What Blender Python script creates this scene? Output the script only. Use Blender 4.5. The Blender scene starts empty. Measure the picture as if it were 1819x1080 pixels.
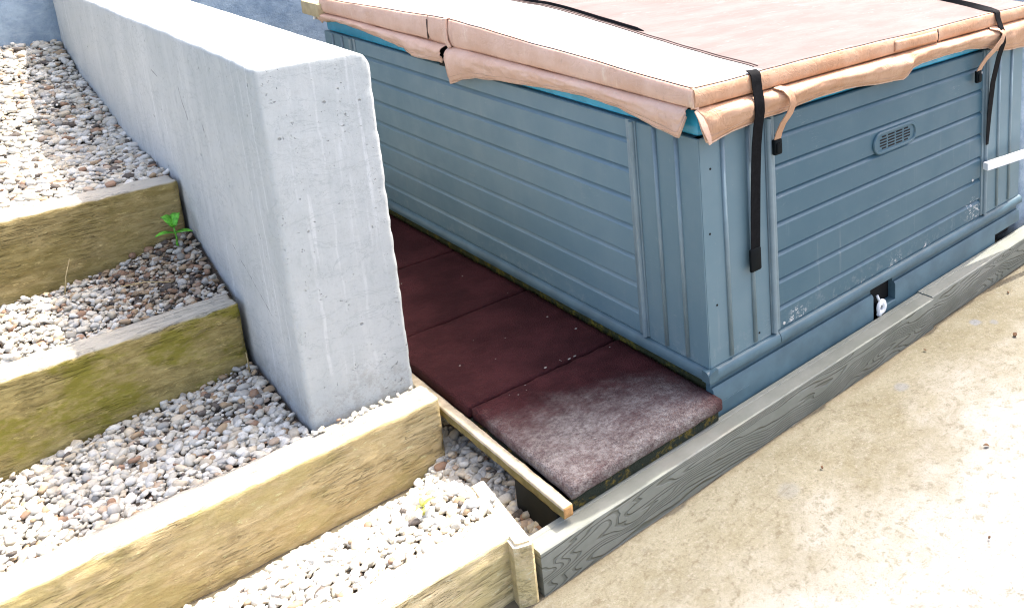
import bpy, bmesh, math, random
import numpy as np
from mathutils import Vector, Matrix, noise
R = math.radians
scn = bpy.context.scene
col = scn.collection
random.seed(4)

# ------------------------------------------------------------------ camera
cam_d = bpy.data.cameras.new('camera'); cam = bpy.data.objects.new('camera', cam_d); col.objects.link(cam)
cam_d.sensor_fit = 'HORIZONTAL'; cam_d.sensor_width = 36.0
cam_d.lens = 36.0*1579.79/1819
cam_d.shift_x = -0.35369; cam_d.shift_y = -0.23358
cam.matrix_world = Matrix(((0.632533, 0.179097, -0.753542, -1.7205), (-0.774508, 0.138407, -0.617236, -2.1321), (-0.006249, 0.974047, 0.226259, 1.7128), (0, 0, 0, 1)))
cam_d.clip_start = 0.05; cam_d.clip_end = 500
scn.camera = cam
scn.cycles.use_denoising = True; scn.cycles.filter_width = 1.1

# ------------------------------------------------------------------ light
SUN_EL, SUN_AZ = 63.5, 4.0
w = bpy.data.worlds.new('World'); scn.world = w; w.use_nodes = True
nt = w.node_tree; bg = nt.nodes['Background']
sky = nt.nodes.new('ShaderNodeTexSky'); sky.sky_type = 'NISHITA'; sky.sun_disc = False
sky.sun_elevation = R(SUN_EL); sky.sun_rotation = R(90 - SUN_AZ)
sky.dust_density = 5.0; sky.air_density = 0.7; sky.ozone_density = 0.0
nt.links.new(sky.outputs[0], bg.inputs[0]); bg.inputs[1].default_value = 0.15
sd = bpy.data.lights.new('sun', 'SUN'); so = bpy.data.objects.new('sun', sd); col.objects.link(so)
sd.energy = 2.0; sd.angle = R(0.6); sd.color = (1.0, 0.95, 0.87)
sv = Vector((math.cos(R(SUN_EL))*math.cos(R(SUN_AZ)), math.cos(R(SUN_EL))*math.sin(R(SUN_AZ)), math.sin(R(SUN_EL))))
so.rotation_euler = sv.to_track_quat('Z', 'Y').to_euler(); so.location = (6, -1, 9)
vs = scn.view_settings; vs.view_transform = 'Standard'; vs.look = 'None'; vs.gamma = 1.0; vs.exposure = 2.08

# ------------------------------------------------------------------ helpers
def link(o): col.objects.link(o); return o
def tag(o, label=None, cat=None, group=None, kind=None):
    if label: o['label'] = label
    if cat: o['category'] = cat
    if group: o['group'] = group
    if kind: o['kind'] = kind
    return o
def thing(name, label, cat, loc=(0, 0, 0), group=None):
    o = bpy.data.objects.new(name, None); o.empty_display_size = 0.1; o.location = loc; link(o)
    return tag(o, label, cat, group)
def world_loc(o):
    v = Vector((0, 0, 0))
    while o is not None: v = v + Vector(o.location); o = o.parent
    return v
def mesh(name, verts, faces, mat, parent=None, loc=None, smooth=False, label=None, mats=None, fm=None, auto=None):
    """verts in world metres; loc = origin of the new object in the world"""
    me = bpy.data.meshes.new(name)
    base = Vector(loc) if loc is not None else (world_loc(parent) if parent else Vector((0, 0, 0)))
    me.from_pydata([(v[0]-base.x, v[1]-base.y, v[2]-base.z) for v in verts], [], faces)
    me.update()
    bm = bmesh.new(); bm.from_mesh(me); bmesh.ops.recalc_face_normals(bm, faces=bm.faces); bm.to_mesh(me); bm.free()
    for m in (mats or [mat]): me.materials.append(m)
    if fm: me.polygons.foreach_set('material_index', fm)
    if smooth: me.polygons.foreach_set('use_smooth', [True]*len(me.polygons))
    o = bpy.data.objects.new(name, me); link(o)
    if parent:
        o.parent = parent; o.location = base - world_loc(parent)
    else: o.location = base
    if auto:
        if hasattr(me, 'set_sharp_from_angle'): me.set_sharp_from_angle(angle=R(auto))
    if label: o['label'] = label
    return o
class MB:
    def __init__(s): s.v = []; s.f = []
    def add(s, verts, faces):
        n = len(s.v); s.v += [tuple(q) for q in verts]; s.f += [tuple(i+n for i in f) for f in faces]; return s
    def box(s, x0, x1, y0, y1, z0, z1, bev=0.0, rot=0.0, piv=None):
        bm = bmesh.new(); bmesh.ops.create_cube(bm, size=1.0)
        for v in bm.verts:
            v.co = ((x0+x1)/2 + v.co.x*(x1-x0), (y0+y1)/2 + v.co.y*(y1-y0), (z0+z1)/2 + v.co.z*(z1-z0))
        if bev: bmesh.ops.bevel(bm, geom=list(bm.edges), offset=bev, segments=2, affect='EDGES', profile=0.5)
        if rot:
            p = Vector(piv or ((x0+x1)/2, (y0+y1)/2, (z0+z1)/2))
            bmesh.ops.rotate(bm, verts=bm.verts, cent=p, matrix=Matrix.Rotation(rot, 3, 'Z'))
        bm.verts.index_update(); s.add([v.co[:] for v in bm.verts], [[v.index for v in f.verts] for f in bm.faces]); bm.free(); return s
    def tube(s, pts, rad, n=10, caps=True):
        pts = [Vector(p) for p in pts]; m = len(pts); rr = rad if isinstance(rad, (list, tuple)) else [rad]*m
        vs_ = []; fs = []; up = None
        for i, p in enumerate(pts):
            t = (pts[min(i+1, m-1)] - pts[max(i-1, 0)]).normalized()
            if up is None:
                up = Vector((0, 0, 1)) if abs(t.z) < 0.9 else Vector((0, 1, 0))
            sx = t.cross(up).normalized(); up = sx.cross(t).normalized()
            for k in range(n):
                a = 2*math.pi*k/n; vs_.append(p + sx*math.cos(a)*rr[i] + up*math.sin(a)*rr[i])
        for i in range(m-1):
            for k in range(n): fs.append((i*n+k, i*n+(k+1) % n, (i+1)*n+(k+1) % n, (i+1)*n+k))
        if caps: fs.append(tuple(range(n))[::-1]); fs.append(tuple((m-1)*n+k for k in range(n)))
        return s.add(vs_, fs)
    def extrude(s, prof, axis, a0, a1, n=1, closed=True):
        """prof = list of (p, z): p is along the other horizontal axis; extruded along axis 'x' or 'y'"""
        k = len(prof); vs_ = []; fs = []
        for i in range(n+1):
            a = a0 + (a1-a0)*i/n
            for (p, z) in prof: vs_.append((a, p, z) if axis == 'x' else (p, a, z))
        for i in range(n):
            for j in range(k if closed else k-1):
                jj = (j+1) % k; fs.append((i*k+j, i*k+jj, (i+1)*k+jj, (i+1)*k+j))
        if closed: fs.append(tuple(range(k))); fs.append(tuple(n*k+j for j in range(k))[::-1])
        return s.add(vs_, fs)
    def build(s, name, mat, parent=None, loc=None, smooth=False, label=None, auto=None):
        return mesh(name, s.v, s.f, mat, parent, loc, smooth or bool(auto), label, auto=auto)
def nz(x, y, z, sc=1.0): return noise.noise(Vector((x*sc, y*sc, z*sc)))
def rough_box(x0, x1, y0, y1, z0, z1, step, amp, sc, round_r=0.01, edge=0.0, seed=0.0, zfun=None):
    """box of small quads, edges rounded and surface roughened by noise: returns verts, faces"""
    nx, ny, nz_ = [max(2, int(round((b-a)/s_))) for a, b, s_ in ((x0, x1, step[0]), (y0, y1, step[1]), (z0, z1, step[2]))]
    idx = {}; V = []; F = []
    def cl(n):   # denser near the ends
        t = np.linspace(0, 1, n+1); return t
    tx, ty, tz = cl(nx), cl(ny), cl(nz_)
    def vid(i, j, k):
        if (i, j, k) in idx: return idx[(i, j, k)]
        p = Vector((x0+(x1-x0)*tx[i], y0+(y1-y0)*ty[j], z0+(z1-z0)*tz[k]))
        lo = Vector((x0+round_r, y0+round_r, z0+round_r)); hi = Vector((x1-round_r, y1-round_r, z1-round_r))
        q = Vector([min(max(p[a], lo[a]), hi[a]) for a in range(3)]); d = p - q
        nrm = d.normalized() if d.length > 1e-6 else Vector((0, 0, 1))
        ne = sum(1 for a in range(3) if abs(d[a]) > round_r*0.3)
        if d.length > 1e-6: p = q + nrm*round_r
        n1 = noise.fractal(Vector((p.x*sc+seed, p.y*sc, p.z*sc)), 1.0, 2.0, 3)
        dd = amp*n1
        if ne >= 2: dd -= edge*max(0, noise.noise(Vector((p.x*sc*2.3+seed, p.y*sc*2.3, p.z*sc*2.3+9)))+0.25)
        p = p + nrm*dd
        idx[(i, j, k)] = len(V); V.append(p); return idx[(i, j, k)]
    for i in range(nx):
        for j in range(ny):
            F.append((vid(i, j, 0), vid(i, j+1, 0), vid(i+1, j+1, 0), vid(i+1, j, 0))); F.append((vid(i, j, nz_), vid(i+1, j, nz_), vid(i+1, j+1, nz_), vid(i, j+1, nz_)))
    for i in range(nx):
        for k in range(nz_):
            F.append((vid(i, 0, k), vid(i+1, 0, k), vid(i+1, 0, k+1), vid(i, 0, k+1))); F.append((vid(i, ny, k), vid(i, ny, k+1), vid(i+1, ny, k+1), vid(i+1, ny, k)))
    for j in range(ny):
        for k in range(nz_):
            F.append((vid(0, j, k), vid(0, j, k+1), vid(0, j+1, k+1), vid(0, j+1, k))); F.append((vid(nx, j, k), vid(nx, j+1, k), vid(nx, j+1, k+1), vid(nx, j, k+1)))
    return V, F

# ------------------------------------------------------------------ materials
class NT:
    def __init__(s, name, rough=0.7, spec=0.3, metal=0.0):
        s.m = bpy.data.materials.new(name); s.m.use_nodes = True; s.t = s.m.node_tree
        s.b = s.t.nodes['Principled BSDF']; s.b.inputs['Roughness'].default_value = rough
        s.b.inputs['Specular IOR Level'].default_value = spec; s.b.inputs['Metallic'].default_value = metal
        g = s.t.nodes.new('ShaderNodeNewGeometry'); s.pos = g.outputs['Position']; s.nor = g.outputs['Normal']
    def n(s, ty, **kw):
        q = s.t.nodes.new(ty)
        for k, v in kw.items(): setattr(q, k, v)
        return q
    def l(s, a, b): s.t.links.new(a, b)
    def inp(s, sock, v):
        if hasattr(v, 'links') or hasattr(v, 'is_output'): s.l(v, sock)
        else: sock.default_value = v
    def map(s, scale=(1, 1, 1), loc=(0, 0, 0), rot=(0, 0, 0), src=None):
        q = s.n('ShaderNodeMapping'); s.l(src or s.pos, q.inputs[0]); q.inputs['Scale'].default_value = scale; q.inputs['Location'].default_value = loc; q.inputs['Rotation'].default_value = rot
        return q.outputs[0]
    def noise(s, scale, detail=4, rough=0.6, vec=None, dist=0.0):
        q = s.n('ShaderNodeTexNoise'); s.l(vec or s.pos, q.inputs['Vector']); q.inputs['Scale'].default_value = scale
        q.inputs['Detail'].default_value = detail; q.inputs['Roughness'].default_value = rough; q.inputs['Distortion'].default_value = dist
        return q.outputs[0]
    def vor(s, scale, vec=None, feat='F1', out='Distance'):
        q = s.n('ShaderNodeTexVoronoi', feature=feat); s.l(vec or s.pos, q.inputs['Vector']); q.inputs['Scale'].default_value = scale
        return q.outputs[out]
    def ramp(s, f, a, b, c0=0.0, c1=1.0):
        q = s.n('ShaderNodeMapRange', interpolation_type='SMOOTHSTEP'); s.inp(q.inputs[0], f); q.inputs[1].default_value = a; q.inputs[2].default_value = b; q.inputs[3].default_value = c0; q.inputs[4].default_value = c1
        return q.outputs[0]
    def math(s, op, a, b=0.0, c=0.0):
        q = s.n('ShaderNodeMath', operation=op); s.inp(q.inputs[0], a); s.inp(q.inputs[1], b); s.inp(q.inputs[2], c); return q.outputs[0]
    def mix(s, f, a, b, blend='MIX'):
        q = s.n('ShaderNodeMix', data_type='RGBA', blend_type=blend); s.inp(q.inputs[0], f)
        for sk, v in ((q.inputs[6], a), (q.inputs[7], b)): s.inp(sk, (*v, 1) if isinstance(v, tuple) and len(v) == 3 else v)
        return q.outputs[2]
    def near(s, p, r, r2=None, wob=0.0, wsc=20):
        """1 close to the world point p, fading out between r2 and r, with an uneven outline"""
        q = s.n('ShaderNodeVectorMath', operation='DISTANCE'); s.l(s.pos, q.inputs[0]); q.inputs[1].default_value = p
        d = q.outputs['Value']
        if wob: d = s.math('ADD', d, s.math('MULTIPLY', s.math('SUBTRACT', s.noise(wsc, 4, 0.7), 0.5), wob))
        return s.ramp(d, r if r2 is None else r2, r, 1.0, 0.0) if r2 is not None else s.ramp(d, r*0.6, r, 1.0, 0.0)
    def xyz(s):
        q = s.n('ShaderNodeSeparateXYZ'); s.l(s.pos, q.inputs[0]); return q.outputs
    def bump(s, h, strength=0.5, dist=0.01, prev=None):
        q = s.n('ShaderNodeBump'); q.inputs['Strength'].default_value = strength; q.inputs['Distance'].default_value = dist; s.l(h, q.inputs['Height'])
        if prev is not None: s.l(prev, q.inputs['Normal'])
        s.l(q.outputs[0], s.b.inputs['Normal']); return q.outputs[0]
    def color(s, c): s.inp(s.b.inputs['Base Color'], (*c, 1) if isinstance(c, tuple) else c); return s
    def rough(s, v): s.inp(s.b.inputs['Roughness'], v); return s

def m_concrete_wall():
    t = NT('painted_concrete', 0.85, 0.2)
    st = t.noise(1.0, 5, 0.65, t.map((7, 7, 0.8)))
    c = t.mix(t.ramp(st, 0.35, 0.65), (0.46, 0.482, 0.476), (0.54, 0.555, 0.542))
    big = t.noise(2.2, 4, 0.6)
    c = t.mix(t.ramp(big, 0.42, 0.68, 0, 0.55), c, (0.41, 0.438, 0.435))
    fine = t.noise(60, 4, 0.7)
    c = t.mix(t.ramp(fine, 0.52, 0.70, 0, 0.45), c, (0.38, 0.39, 0.385))
    strp = t.noise(1.0, 3, 0.6, t.map((26, 26, 1.4), (3, 1, 0)))
    c = t.mix(t.ramp(strp, 0.62, 0.72, 0, 0.4), c, (0.72, 0.73, 0.73))
    # lines left by the form boards, dried drips and trowelled smears
    x_, y_, z_ = t.xyz(); uu = t.math('ADD', x_, y_)
    for off, wd_, amt in ((-0.078, 0.007, 0.30), (-0.010, 0.004, 0.22), (0.052, 0.006, 0.25), (0.30, 0.005, 0.2), (0.62, 0.006, 0.2)):
        du = t.math('ABSOLUTE', t.math('SUBTRACT', t.math('ADD', uu, t.math('MULTIPLY', t.math('SUBTRACT', t.noise(9, 3), 0.5), 0.02)), off))
        mk = t.math('MULTIPLY', t.ramp(du, wd_*0.3, wd_, 1, 0), t.ramp(t.noise(5, 3, 0.6, t.map((1, 1, 1), (off*9, 0, 0))), 0.42, 0.58))
        c = t.mix(t.math('MULTIPLY', mk, amt), c, (0.74, 0.75, 0.74))
    sm = t.noise(1.0, 5, 0.7, t.map((5, 5, 11), (1, 8, 3)), 0.9)
    c = t.mix(t.ramp(t.math('ABSOLUTE', t.math('SUBTRACT', sm, 0.52)), 0.0, 0.016, 0.5, 0), c, (0.33, 0.355, 0.355))
    # pits in clusters that run down the pour lines
    wo = t.n('ShaderNodeTexNoise'); t.l(t.pos, wo.inputs['Vector']); wo.inputs['Scale'].default_value = 60
    wa = t.n('ShaderNodeVectorMath', operation='MULTIPLY_ADD'); t.l(wo.outputs['Color'], wa.inputs[0]); wa.inputs[1].default_value = (0.022, 0.022, 0.022); t.l(t.pos, wa.inputs[2])
    pv = t.math('ADD', t.vor(80, wa.outputs[0]), t.math('MULTIPLY', t.math('SUBTRACT', t.noise(33, 2), 0.42), 0.9)); cl = t.noise(1.0, 4, 0.7, t.map((16, 16, 3.0), (7, 2, 1)))
    pit = t.math('MULTIPLY', t.ramp(pv, 0.10, 0.26, 1, 0), t.ramp(cl, 0.49, 0.60))
    pv2 = t.vor(17); pit2 = t.math('MULTIPLY', t.ramp(pv2, 0.05, 0.1, 1, 0), t.ramp(t.noise(6), 0.52, 0.56))
    pall = t.math('MAXIMUM', pit, pit2)
    c = t.mix(t.math('MULTIPLY', pall, 0.62), c, (0.16, 0.17, 0.17))
    # rust brown dirt splashed up from the gravel and grey smears
    dz_ = t.ramp(t.math('ADD', z_, t.math('MULTIPLY', t.noise(13, 5, 0.75), 0.22)), 0.13, 0.24, 0.5, 0)
    c = t.mix(t.math('MULTIPLY', dz_, t.ramp(t.noise(40, 5, 0.8), 0.45, 0.6)), c, (0.26, 0.225, 0.17))
    c = t.mix(t.ramp(t.noise(1.0, 6, 0.75, t.map((16, 16, 4), (8, 8, 8))), 0.53, 0.66, 0, 0.5), c, (0.37, 0.395, 0.39))
    # thin scratches
    for (p0, p1, wd) in (((-0.94, 1.62, 0.955), (-0.94, 1.575, 0.85), 0.004), ((-0.94, 1.40, 0.86), (-0.94, 1.385, 0.82), 0.003), ((-0.94, 1.95, 0.97), (-0.94, 1.88, 0.955), 0.004), ((-0.94, 1.30, 0.46), (-0.94, 1.0, 0.30), 0.0025)):
        a = Vector(p0); b = Vector(p1); ab = b - a
        sub = t.n('ShaderNodeVectorMath', operation='SUBTRACT'); t.l(t.pos, sub.inputs[0]); sub.inputs[1].default_value = a
        dt = t.n('ShaderNodeVectorMath', operation='DOT_PRODUCT'); t.l(sub.outputs[0], dt.inputs[0]); dt.inputs[1].default_value = ab/ab.length_squared
        cl_ = t.n('ShaderNodeClamp'); t.l(dt.outputs['Value'], cl_.inputs[0])
        sc = t.n('ShaderNodeVectorMath', operation='SCALE'); sc.inputs[0].default_value = ab; t.l(cl_.outputs[0], sc.inputs['Scale'])
        ds = t.n('ShaderNodeVectorMath', operation='DISTANCE'); t.l(sub.outputs[0], ds.inputs[0]); t.l(sc.outputs[0], ds.inputs[1])
        dd = t.math('ADD', ds.outputs['Value'], t.math('MULTIPLY', t.math('SUBTRACT', t.noise(45, 2), 0.5), 0.014))
        c = t.mix(t.ramp(dd, wd*0.3, wd, 0.6, 0), c, (0.12, 0.12, 0.125))
    # darker, bluer foot
    z = t.xyz()[2]
    ft = t.ramp(t.math('ADD', z, t.math('MULTIPLY', t.noise(7), 0.16)), 0.10, 0.22, 0.45, 0)
    c = t.mix(ft, c, (0.30, 0.335, 0.36))
    # unseen side towards the tub, darkened in colour to cut its bounced light
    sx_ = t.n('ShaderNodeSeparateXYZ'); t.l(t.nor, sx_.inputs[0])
    bounce_cut = t.math('MULTIPLY', t.ramp(sx_.outputs[0], 0.75, 0.9), t.ramp(t.math('ADD', z, t.math('MULTIPLY', t.noise(8), 0.1)), 1.06, 1.12, 1, 0))
    c = t.mix(bounce_cut, c, (0.34, 0.35, 0.335))
    t.color(c)
    h = t.math('SUBTRACT', t.math('MULTIPLY', t.noise(28, 5, 0.7), 0.6), pall)
    t.bump(h, 0.7, 0.006, t.bump(t.noise(1.0, 4, 0.6, t.map((14, 14, 2.0))), 0.2, 0.01))
    return t.m
def m_back_wall():
    t = NT('blue_rendered_wall', 0.9, 0.15)
    c = t.mix(t.ramp(t.noise(7, 5, 0.7), 0.35, 0.65), (0.20, 0.27, 0.345), (0.33, 0.41, 0.48))
    c = t.mix(t.ramp(t.noise(1.0, 4, 0.7, t.map((6, 6, 18))), 0.55, 0.75, 0, 0.6), c, (0.46, 0.52, 0.57))
    t.color(c); t.bump(t.noise(22, 6, 0.75), 0.8, 0.015); return t.m
def m_sleeper(name, c0, c1, cg, green, seed):
    t = NT(name, 0.9, 0.15)
    gr = t.noise(1.0, 6, 0.72, t.map((13, 46, 46), (seed, seed*2, 0)), 1.0)
    c = t.mix(t.ramp(gr, 0.35, 0.65), c0, c1)
    bl = t.noise(19, 6, 0.78, t.map((0.6, 1, 1), (seed, 0, 0)))
    c = t.mix(t.ramp(bl, 0.50, 0.66, 0, 0.5), c, tuple(0.55*q for q in c0))
    lt = t.noise(1.0, 5, 0.75, t.map((30, 75, 75), (0, seed, 4)))
    c = t.mix(t.ramp(lt, 0.58, 0.68, 0, 0.8), c, tuple(min(0.75, 1.55*q) for q in c1))
    g = t.math('MULTIPLY', t.ramp(t.noise(4.5, 5, 0.75, t.map((1, 1, 1.6), (seed, 3, 1))), 0.46, 0.62), green)
    c = t.mix(g, c, cg)
    ck = t.noise(1.0, 4, 0.6, t.map((4, 60, 90), (seed*3, 1, 1)), 1.2)
    ckm = t.ramp(t.math('ABSOLUTE', t.math('SUBTRACT', ck, 0.5)), 0.003, 0.012, 1, 0)
    ckm = t.math('MULTIPLY', ckm, t.ramp(t.noise(5, 3, 0.6, t.map((1, 1, 1), (0, seed, 0))), 0.46, 0.6))
    c = t.mix(t.math('MULTIPLY', ckm, 0.7), c, tuple(0.25*q for q in c0))
    # upward faces mixed to a paler grey
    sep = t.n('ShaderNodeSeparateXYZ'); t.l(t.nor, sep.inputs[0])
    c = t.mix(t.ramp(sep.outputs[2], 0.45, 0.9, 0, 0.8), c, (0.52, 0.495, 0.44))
    t.color(c)
    h = t.math('SUBTRACT', t.math('ADD', t.math('MULTIPLY', gr, 0.8), t.math('MULTIPLY', lt, 0.7)), ckm)
    t.bump(h, 0.9, 0.008, t.bump(t.noise(30, 5, 0.7), 0.5, 0.006)); return t.m
def m_stone(name, tint=(1, 1, 1)):
    t = NT(name, 0.75, 0.25)
    a = t.n('ShaderNodeAttribute', attribute_name='Col')
    c = t.mix(t.ramp(t.noise(130, 4, 0.7), 0.4, 0.75, 0, 0.4), a.outputs[0], (0.30, 0.26, 0.21))
    t.color(c); t.bump(t.noise(160, 4, 0.6), 0.35, 0.002); return t.m
def m_soil():
    t = NT('dark_soil', 0.95, 0.1); t.color(t.mix(t.noise(60), (0.035, 0.028, 0.022), (0.10, 0.082, 0.065))); t.bump(t.noise(70, 5), 0.8, 0.01); return t.m
def m_patio():
    t = NT('stained_concrete', 0.8, 0.25)
    f = t.noise(1.7, 7, 0.68, None, 0.4); f2 = t.noise(0.8, 4, 0.6)
    c = t.mix(t.ramp(f, 0.36, 0.62), (0.130, 0.114, 0.072), (0.176, 0.161, 0.118))
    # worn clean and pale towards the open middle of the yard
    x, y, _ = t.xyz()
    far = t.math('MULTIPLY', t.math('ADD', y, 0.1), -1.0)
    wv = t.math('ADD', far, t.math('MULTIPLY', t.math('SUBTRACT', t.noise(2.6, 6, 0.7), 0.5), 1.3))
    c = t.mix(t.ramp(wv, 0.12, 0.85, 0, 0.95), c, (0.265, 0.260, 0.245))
    c = t.mix(t.ramp(t.noise(5.5, 6, 0.75, None, 0.8), 0.55, 0.72, 0, 0.55), c, (0.095, 0.077, 0.042))
    c = t.mix(t.ramp(t.noise(24, 6, 0.8), 0.52, 0.64, 0, 0.6), c, (0.092, 0.076, 0.046))
    c = t.mix(t.ramp(t.noise(30, 6, 0.8, t.map((1, 1, 1), (5, 5, 5))), 0.52, 0.66, 0, 0.3), c, (0.225, 0.217, 0.188))
    sp = t.math('MULTIPLY', t.ramp(t.vor(30), 0.06, 0.13, 1, 0), t.ramp(t.noise(11), 0.54, 0.60))
    c = t.mix(t.math('MULTIPLY', sp, 0.8), c, (0.10, 0.085, 0.06))
    for p, r, k in (((1.305, -0.22, -0.28), 0.036, 0.8), ((1.36, -0.28, -0.28), 0.026, 0.55), ((0.72, -0.26, -0.28), 0.04, 0.55), ((0.03, -0.33, -0.28), 0.05, 0.3)):
        c = t.mix(t.math('MULTIPLY', t.near(p, r, r*0.4, 0.03, 30), k), c, (0.13, 0.14, 0.16))
    gr_ = t.noise(95, 4, 0.8)
    c = t.mix(t.ramp(gr_, 0.54, 0.66, 0, 0.5), c, (0.080, 0.067, 0.042))
    c = t.mix(t.ramp(gr_, 0.46, 0.34, 0, 0.6), c, (0.22, 0.207, 0.172))
    sw = t.noise(1.0, 5, 0.75, t.map((7, 30, 1), rot=(0, 0, R(28))), 1.5)
    c = t.mix(t.ramp(sw, 0.58, 0.68, 0, 0.45), c, (0.105, 0.087, 0.054))
    crk = t.math('ABSOLUTE', t.math('SUBTRACT', t.noise(1.3, 6, 0.62, None, 0.3), 0.515))
    crk = t.math('MULTIPLY', t.ramp(crk, 0.0, 0.0016, 1, 0), t.ramp(f2, 0.45, 0.6))
    c = t.mix(t.math('MULTIPLY', crk, 0.6), c, (0.11, 0.09, 0.06))
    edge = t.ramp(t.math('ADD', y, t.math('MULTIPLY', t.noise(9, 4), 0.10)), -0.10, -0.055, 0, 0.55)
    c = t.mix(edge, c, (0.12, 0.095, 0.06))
    t.color(c); t.bump(t.noise(70, 6, 0.8), 0.8, 0.006, t.bump(f, 0.3, 0.02)); return t.m
def m_tub(name='slate_blue_cladding', c0=(0.042, 0.102, 0.138), c1=(0.056, 0.118, 0.152), chips=()):
    t = NT(name, 0.38, 0.45)
    c = t.mix(t.ramp(t.noise(3.0, 5, 0.6), 0.35, 0.7), c0, c1)
    c = t.mix(t.ramp(t.noise(45, 4, 0.7), 0.62, 0.75, 0, 0.25), c, (0.25, 0.28, 0.29))
    z = t.xyz()[2]
    du = t.math('MULTIPLY', t.ramp(z, 0.02, 0.16, 1, 0), t.ramp(t.noise(26, 5, 0.75), 0.5, 0.68))
    c = t.mix(t.math('MULTIPLY', du, 0.5), c, (0.30, 0.33, 0.33))
    for p, r in chips:
        m = t.math('MULTIPLY', t.near(p, r, r*0.5, r*0.6, 40), t.ramp(t.noise(1.0, 5, 0.75, t.map((42, 42, 62))), 0.535, 0.58))
        c = t.mix(m, c, (0.58, 0.58, 0.56))
    # faint run marks down the boards and a few fine scratches
    ru = t.math('MULTIPLY', t.ramp(t.noise(1.0, 4, 0.7, t.map((34, 34, 1.6))), 0.58, 0.74), t.ramp(t.noise(3), 0.4, 0.6))
    c = t.mix(t.math('MULTIPLY', ru, 0.28), c, (0.24, 0.27, 0.28))
    scr = t.ramp(t.math('ABSOLUTE', t.math('SUBTRACT', t.noise(1.0, 2, 0.5, t.map((9, 9, 70), (3, 3, 3), (0.3, 0.2, 0))), 0.5)), 0.0, 0.006, 1, 0)
    scr = t.math('MULTIPLY', scr, t.ramp(t.noise(5, 2, 0.5, t.map((1, 1, 1), (9, 2, 2))), 0.60, 0.66))
    c = t.mix(t.math('MULTIPLY', scr, 0.4), c, (0.36, 0.38, 0.38))
    t.color(c); t.rough(t.ramp(t.noise(9, 4), 0.3, 0.7, 0.32, 0.46)); t.bump(t.noise(5, 2, 0.5), 0.08, 0.01); return t.m
def m_plain(name, c, rough=0.6, var=0.2, sc=20, spec=0.3, bump=0.2, bs=80, bd=0.002):
    t = NT(name, rough, spec)
    t.color(t.mix(t.ramp(t.noise(sc, 5, 0.65), 0.3, 0.7), tuple(q*(1-var) for q in c), tuple(min(1, q*(1+var)) for q in c)))
    t.bump(t.noise(bs, 4, 0.6), bump, bd); return t.m
def m_vinyl(name, c, c2, rough=0.5):
    t = NT(name, rough, 0.35)
    k = t.mix(t.ramp(t.noise(6, 5, 0.65), 0.35, 0.7), c, c2)
    k = t.mix(t.ramp(t.noise(1.0, 5, 0.7, t.map((22, 22, 6))), 0.58, 0.75, 0, 0.5), k, tuple(min(0.8, q*1.5) for q in c2))
    k = t.mix(t.ramp(t.noise(40, 4, 0.7), 0.6, 0.75, 0, 0.3), k, tuple(q*0.5 for q in c))
    t.color(k)
    cr = t.ramp(t.math('ABSOLUTE', t.math('SUBTRACT', t.noise(9, 4, 0.6, None, 1.2), 0.5)), 0.0, 0.03, 0, 1)
    b = t.bump(t.noise(14, 3, 0.6, None, 0.8), 0.4, 0.012, t.bump(cr, 0.2, 0.008)); t.bump(t.noise(220, 2, 0.6), 0.06, 0.0015, b); return t.m
def m_cover_top():
    t = NT('faded_vinyl_top', 0.7, 0.12)
    k = t.mix(t.ramp(t.noise(1.0, 6, 0.72, t.map((3.0, 9, 4), rot=(0, 0, R(18)))), 0.38, 0.66), (0.162, 0.122, 0.112), (0.190, 0.150, 0.140))
    k = t.mix(t.ramp(t.noise(1.0, 6, 0.8, t.map((8, 26, 9), (2, 1, 0), rot=(0, 0, R(18)))), 0.56, 0.68, 0, 0.8), k, (0.245, 0.215, 0.205))
    k = t.mix(t.ramp(t.noise(6, 6, 0.75), 0.55, 0.75, 0, 0.4), k, (0.125, 0.088, 0.076))
    spk = t.math('MULTIPLY', t.ramp(t.vor(22), 0.04, 0.09, 1, 0), t.ramp(t.noise(4), 0.5, 0.6))
    k = t.mix(t.math('MULTIPLY', spk, 0.6), k, (0.06, 0.045, 0.04))
    t.color(k); t.bump(t.noise(5, 4, 0.6), 0.25, 0.02, t.bump(t.noise(1.0, 4, 0.7, t.map((3, 14, 3), rot=(0, 0, R(12)))), 0.2, 0.02)); return t.m
def m_rubber(name, worn=False):
    t = NT(name, 0.82, 0.08)
    c = t.mix(t.ramp(t.noise(5, 5, 0.7), 0.35, 0.68), (0.033, 0.0095, 0.0105), (0.062, 0.0185, 0.0195))
    c = t.mix(t.ramp(t.noise(120, 3, 0.7), 0.5, 0.7, 0, 0.5), c, (0.025, 0.014, 0.016))
    c = t.mix(t.ramp(t.noise(17, 5, 0.8), 0.58, 0.76, 0, 0.45), c, (0.085, 0.038, 0.035))
    if worn:
        x, y, z = t.xyz()
        u = t.math('ADD', t.math('MULTIPLY', y, 1.0), t.math('MULTIPLY', x, 0.45))
        u = t.math('ADD', u, t.math('MULTIPLY', t.math('SUBTRACT', t.noise(5.5, 5, 0.75), 0.5), 0.42))
        m = t.math('MULTIPLY', t.ramp(u, -0.04, 0.30, 1, 0), t.ramp(x, -0.12, 0.02, 1, 0.15))
        m = t.math('MULTIPLY', m, t.math('MULTIPLY', t.ramp(t.noise(15, 8, 0.82), 0.36, 0.66, 0.4, 1.0), t.ramp(t.noise(75, 5, 0.8), 0.36, 0.6, 0.45, 1.0)))
        c = t.mix(t.math('MULTIPLY', m, 0.88), c, (0.33, 0.30, 0.275))
    t.color(c); t.bump(t.vor(170), 0.7, 0.004, t.bump(t.noise(60, 5, 0.8), 0.5, 0.005)); return t.m
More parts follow.
